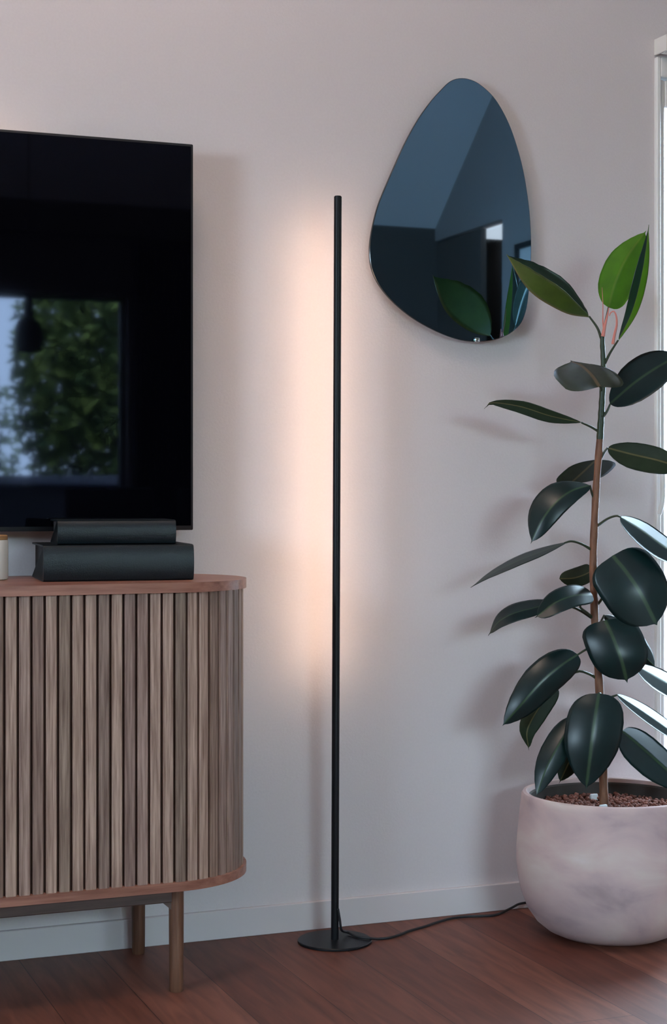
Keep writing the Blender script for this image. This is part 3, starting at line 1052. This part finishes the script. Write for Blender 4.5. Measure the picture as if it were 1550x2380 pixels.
def leaf(mid, A, B, pet=None, vis='top', kind='mature', prof=PROF, cup=0.0, bow=0.0, tip=7, label=None, flip=False, backlit_tint=False):
    """mid: midrib points (u, v, depth in metres in front of (-) or behind (+) the stem); A, B: the two halves at their widest (du, dv, depth)"""
    nt_, ns_ = 26, 7
    pts = catmull([(u, v, d * 1000) for u, v, d in mid], nt_)
    ts = [i / nt_ for i in range(nt_ + 1)]
    # finer rows near both ends
    ts = [0.5 - 0.5 * math.cos(math.pi * t) for t in ts]
    cm = catmull([(u, v, d * 1000) for u, v, d in mid], 200)
    rows = []
    for t in ts:
        c = cm[min(200, int(round(t * 200)))]
        w = lerp_prof(PROF if prof is None else prof, t)
        rows.append((c, w))
    d = (cm[-1] - cm[-5]).normalized()
    if tip: rows.append((cm[-1] + d * tip, 0.0))
    bm = bmesh.new()
    lay = bm.verts.layers.float.new('across')
    grid = []
    for c, w in rows:
        row = []
        for k in range(-ns_, ns_ + 1):
            H = A if k < 0 else B
            s = abs(k) / ns_
            ww = w * s
            u = c.x + H[0] * ww
            v = c.y + H[1] * ww
            dd = c.z / 1000 + H[2] * ww + cup * ww * ww + bow * math.sin(s * math.pi) * w
            q = bm.verts.new(P(u, v, Y0 + dd))
            q[lay] = s * max(w, 0.25)
            row.append(q)
        grid.append(row)
    front = []
    for a, b in zip(grid, grid[1:]):
        for i in range(2 * ns_):
            vs = [a[i], a[i + 1], b[i + 1], b[i]]
            front.append(bm.faces.new(vs))
            if backlit_tint and i >= ns_: front[-1].material_index = 2  # this half gets a brighter green material in place of light shining through
    bm.normal_update()
    tot = Vector()
    for f in front: tot += f.normal * f.calc_area()
    view = (sum((f.calc_center_median() for f in front), Vector()) / len(front) - CAM).normalized()
    if (tot.dot(view) > 0) != flip:
        bmesh.ops.reverse_faces(bm, faces=front)
        bm.normal_update()
    # + side of the sheet faces the camera; second sheet behind it makes the thickness
    nor = {q: q.normal.copy() for q in bm.verts}
    mp_ = {}
    for q in list(nor):
        nq = bm.verts.new(q.co - nor[q] * 0.0009)
        nq[lay] = q[lay]
        mp_[q] = nq
    for f in front:
        g = bm.faces.new([mp_[q] for q in reversed(f.verts[:])])
        g.material_index = 1
    border = [e for e in bm.edges if len(e.link_faces) == 1 and e.verts[0] in nor]
    for e in border:
        a, b = e.verts
        try: bm.faces.new((a, b, mp_[b], mp_[a])).material_index = 1
        except ValueError: pass
    mt = {'mature': ('leaf_top', 'leaf_under'), 'young': ('young_top', 'young_under'), 'bright': ('young_top', 'bright_under'), 'pale': ('leaf_top', 'sheen_under')}[kind]
    mats = [M[mt[0]], M[mt[1]]] if vis == 'top' else [M[mt[1]], M[mt[0]]]
    if backlit_tint: mats.append(M['bright_under'])
    for f in bm.faces: f.smooth = True
    off = plant.location
    bmesh.ops.translate(bm, verts=bm.verts, vec=-off)
    me = bpy.data.meshes.new('leaf')
    bm.to_mesh(me); bm.free()
    for x in mats: me.materials.append(x)
    o = bpy.data.objects.new('leaf', me)
    COL.objects.link(o)
    o.parent = plant
    if label: o['label'] = label
    if pet:
        b2 = bmesh.new()
        tube(b2, [P(u, v, Y0 + dd) for u, v, dd in pet], lambda t: 0.0034 - 0.0012 * t, 8, 14)
        obj('petiole', b2, M['petiole'], o)
    return o


# young leaves at the top
leaf([(1369, 737, -.01), (1326, 731, -.02), (1289, 715, -.03), (1245, 688, -.035), (1214, 655, -.035), (1181, 597, -.03)], (24, -44, -.035), (34, -63, .05),
     [(1397, 786, 0), (1388, 762, -.004), (1369, 735, -.01)], 'top', 'young', PNARROW, label='young olive green leaf folded along its midrib', flip=False)
leaf([(1414, 715, .03), (1428, 660, .035), (1455, 600, .04), (1498, 541, .05)], (-36, -16, .01), (40, 20, .012), [(1402, 778, 0), (1407, 748, .015), (1414, 714, .03)],
     'under', 'bright', PBROAD, label='bright green young leaf lit through')
leaf([(1437, 791, -.02), (1468, 727, -.03), (1487, 660, -.035), (1500, 590, -.04), (1506, 536, -.045)], (-18, -5, .035), (14, 3, -.03), [(1405, 846, 0), (1418, 820, -.008), (1437, 790, -.02)],
     'top', 'young', PNARROW, label='narrow upright young leaf, one half coloured green as if lit through', tip=14, backlit_tint=True)
# leaf pointing at the camera, glossy reflection painted in as a paler underside
leaf([(1394, 899, -.01), (1375, 871, -.05), (1350, 848, -.09), (1330, 840, -.115)], (-72, 22, .01), (68, 8, .0), [(1399, 915, 0), (1397, 905, -.006), (1394, 898, -.012)],
     'under', 'pale', PROUND, bow=-.006, label='leaf seen from below beside the stem, sheen painted into its colour')
# right, upper
leaf([(1417, 939, -.005), (1470, 893, -.02), (1520, 858, -.03), (1578, 825, -.04)], (-24, -40, .0), (26, 38, .012), [(1402, 968, 0), (1411, 955, -.003), (1418, 939, -.005)], 'top', cup=-.008)
# left, thin, tip curled
leaf([(1352, 982, 0), (1280, 967, -.02), (1210, 945, -.035), (1146, 936, -.045), (1129, 946, -.046)], (3, -15, .010), (-3, 17, -.004), [(1396, 1006, 0), (1375, 993, 0), (1351, 982, 0)], 'under', 'mature', PNARROW, tip=6)
# right, second
leaf([(1412, 1041, -.004), (1470, 1056, -.02), (1530, 1070, -.03), (1592, 1090, -.04)], (10, -29, .028), (-14, 32, -.02), [(1396, 1066, 0), (1405, 1050, 0), (1413, 1040, -.004)], 'under', cup=.0)
# behind the stem
leaf([(1384, 1069, .035), (1360, 1092, .07), (1338, 1112, .10), (1323, 1125, .12)], (-52, 6, .01), (62, 0, .01), [(1390, 1085, 0), (1389, 1075, .02), (1384, 1068, .036)], 'under', 'mature', PROUND)
# large left
leaf([(1371, 1128, -.01), (1330, 1140, -.03), (1294, 1166, -.045), (1262, 1206, -.05), (1236, 1258, -.045)], (-36, -26, .025), (22, 22, -.01), [(1384, 1166, 0), (1376, 1148, -.004), (1371, 1128, -.01)],
     'top', cup=.006)
# left, long thin
leaf([(1318, 1260, -.02), (1262, 1281, -.05), (1205, 1303, -.07), (1140, 1335, -.085), (1100, 1361, -.085)], (-3, -11, .035), (3, 11, -.03), [(1378, 1280, 0), (1353, 1265, -.006), (1329, 1258, -.012), (1312, 1262, -.022)],
     'top', 'mature', PNARROW, tip=8)
# small dark one behind the stem
leaf([(1376, 1326, .03), (1357, 1336, .06), (1330, 1344, .09), (1300, 1345, .11)], (-6, -22, .015), (6, 22, .01), [(1380, 1340, 0), (1379, 1332, .015), (1375, 1326, .03)], 'under', 'mature', PROUND, tip=0)
# right, arched petiole
leaf([(1441, 1201, -.02), (1485, 1228, -.03), (1540, 1268, -.04), (1608, 1312, -.05)], (12, -20, .04), (-16, 28, -.03), [(1386, 1224, 0), (1412, 1206, -.008), (1432, 1199, -.015), (1443, 1202, -.02)], 'top', 'mature', PROF)
# right, big broad
leaf([(1424, 1291, -.04), (1457, 1331, -.055), (1489, 1379, -.065), (1525, 1449, -.06)], (-73, 42, -.005), (58, -40, .015), [(1383, 1412, 0), (1402, 1385, .004), (1418, 1330, .0), (1424, 1293, -.036)],
     'top', 'mature', PROUND, cup=.012, tip=5)
# left pale
leaf([(1377, 1383, -.03), (1335, 1384, -.055), (1290, 1401, -.075), (1248, 1432, -.085)], (-12, -25, .03), (12, 24, -.02), [(1382, 1440, 0), (1365, 1425, -.01), (1348, 1408, -.03), (1372, 1386, -.032)], 'top', 'mature', PROUND, cup=.0)
# left curling dark
leaf([(1290, 1400, -.02), (1240, 1413, -.03), (1195, 1425, -.04), (1160, 1444, -.045), (1138, 1472, -.04)], (-6, -21, .03), (6, 19, -.02), [(1381, 1440, .01), (1340, 1415, .0), (1292, 1400, -.02)], 'top', 'mature', PROF)
# centre round
leaf([(1406, 1441, -.03), (1424, 1480, -.05), (1443, 1530, -.06), (1456, 1580, -.05)], (-68, 14, .006), (66, -15, .006), [(1388, 1500, 0), (1394, 1470, -.015), (1406, 1442, -.03)], 'top', 'mature', PROUND, cup=.014, tip=8)
# sliver behind the round one
leaf([(1404, 1430, .03), (1450, 1470, .05), (1490, 1515, .055), (1521, 1549, .055)], (-14, 16, .02), (22, -16, .03), [(1386, 1470, 0), (1394, 1450, .015), (1404, 1430, .03)], 'top', 'mature', PROF)
# right, pale edge one
leaf([(1478, 1546, .01), (1520, 1570, .0), (1570, 1600, -.01), (1625, 1640, -.02)], (10, -21, .05), (-13, 25, -.03), [(1390, 1560, 0), (1440, 1550, .008), (1480, 1547, .01)], 'top', 'mature', PROF)
# left long broad
leaf([(1343, 1521, -.03), (1302, 1548, -.05), (1258, 1585, -.065), (1212, 1637, -.07), (1171, 1683, -.06)], (-30, -33, .012), (27, 30, .004), [(1386, 1508, 0), (1366, 1508, -.015), (1342, 1522, -.03)], 'top', 'mature', PBROAD, cup=.010, tip=6)
# small below it, behind
leaf([(1292, 1596, .0), (1256, 1640, -.01), (1226, 1695, -.015), (1228, 1737, -.01)], (-25, -6, .02), (22, 16, .0), [(1391, 1580, 0), (1368, 1566, .0), (1338, 1562, .0), (1291, 1597, .0)], 'under', 'mature', PBROAD)
# front centre, big
leaf([(1392, 1611, -.05), (1384, 1660, -.07), (1374, 1735, -.085), (1363, 1828, -.08)], (-66, -5, .01), (68, 3, .01), [(1396, 1640, 0), (1396, 1615, -.02), (1392, 1611, -.05)], 'top', 'mature', PBROAD, cup=.014, tip=7)
# lower left
leaf([(1338, 1668, -.02), (1302, 1725, -.05), (1270, 1785, -.07), (1248, 1845, -.075)], (-30, -14, .015), (28, 17, .0), [(1398, 1690, 0), (1370, 1668, -.01), (1338, 1668, -.02)], 'top', 'mature', PBROAD, cup=.006, tip=4)
# dark one behind it
leaf([(1345, 1720, .01), (1325, 1765, .02), (1302, 1815, .03)], (-24, -8, .01), (26, 10, .01), [(1399, 1720, 0), (1375, 1712, .005), (1345, 1721, .01)], 'under', 'mature', PBROAD)
# right, white sheen
leaf([(1434, 1614, -.01), (1490, 1650, -.02), (1550, 1692, -.03), (1615, 1738, -.04)], (9, -15, .055), (-9, 15, -.02), [(1394, 1630, 0), (1415, 1622, -.005), (1435, 1615, -.01)], 'top', 'mature', PROF)
# right, lowest
leaf([(1446, 1698, -.03), (1490, 1736, -.042), (1545, 1785, -.048), (1600, 1838, -.05)], (24, -26, .05), (-30, 36, -.02), [(1399, 1715, 0), (1420, 1702, -.015), (1447, 1699, -.03)], 'top', 'mature', PBROAD)

# pink sheath of the opening bud
bm = bmesh.new()
tube(bm, [P(1401, 782, Y0 - .006), P(1405, 760, Y0 - .008), P(1411, 735, Y0 - .010), P(1415, 715, Y0 - .012)], lambda t: 0.0036 * (1 - t) + 0.0010, 8, 16)
tube(bm, [P(1404, 778, Y0 - .006), P(1401, 745, Y0), P(1401, 705, Y0 + .01), P(1399, 668, Y0 + .015)], lambda t: 0.0016 * (1 - t) + 0.0004, 8, 16)
obj('bud_sheath', bm, M['sheath'], plant)['label'] = 'pink pointed sheath of the newest leaf'
bm = bmesh.new()
tube(bm, [P(1424, 800, Y0 - .014), P(1428, 778, Y0 - .016), P(1433, 755, Y0 - .018), P(1432, 735, Y0 - .018), P(1427, 724, Y0 - .016), P(1420, 726, Y0 - .014), P(1416, 734, Y0 - .012)],
     lambda t: 0.0026 * (1 - t) + 0.0012, 8, 30)
obj('bud_sheath', bm, M['sheath'], plant)['label'] = 'pink sheath curled over at its tip'
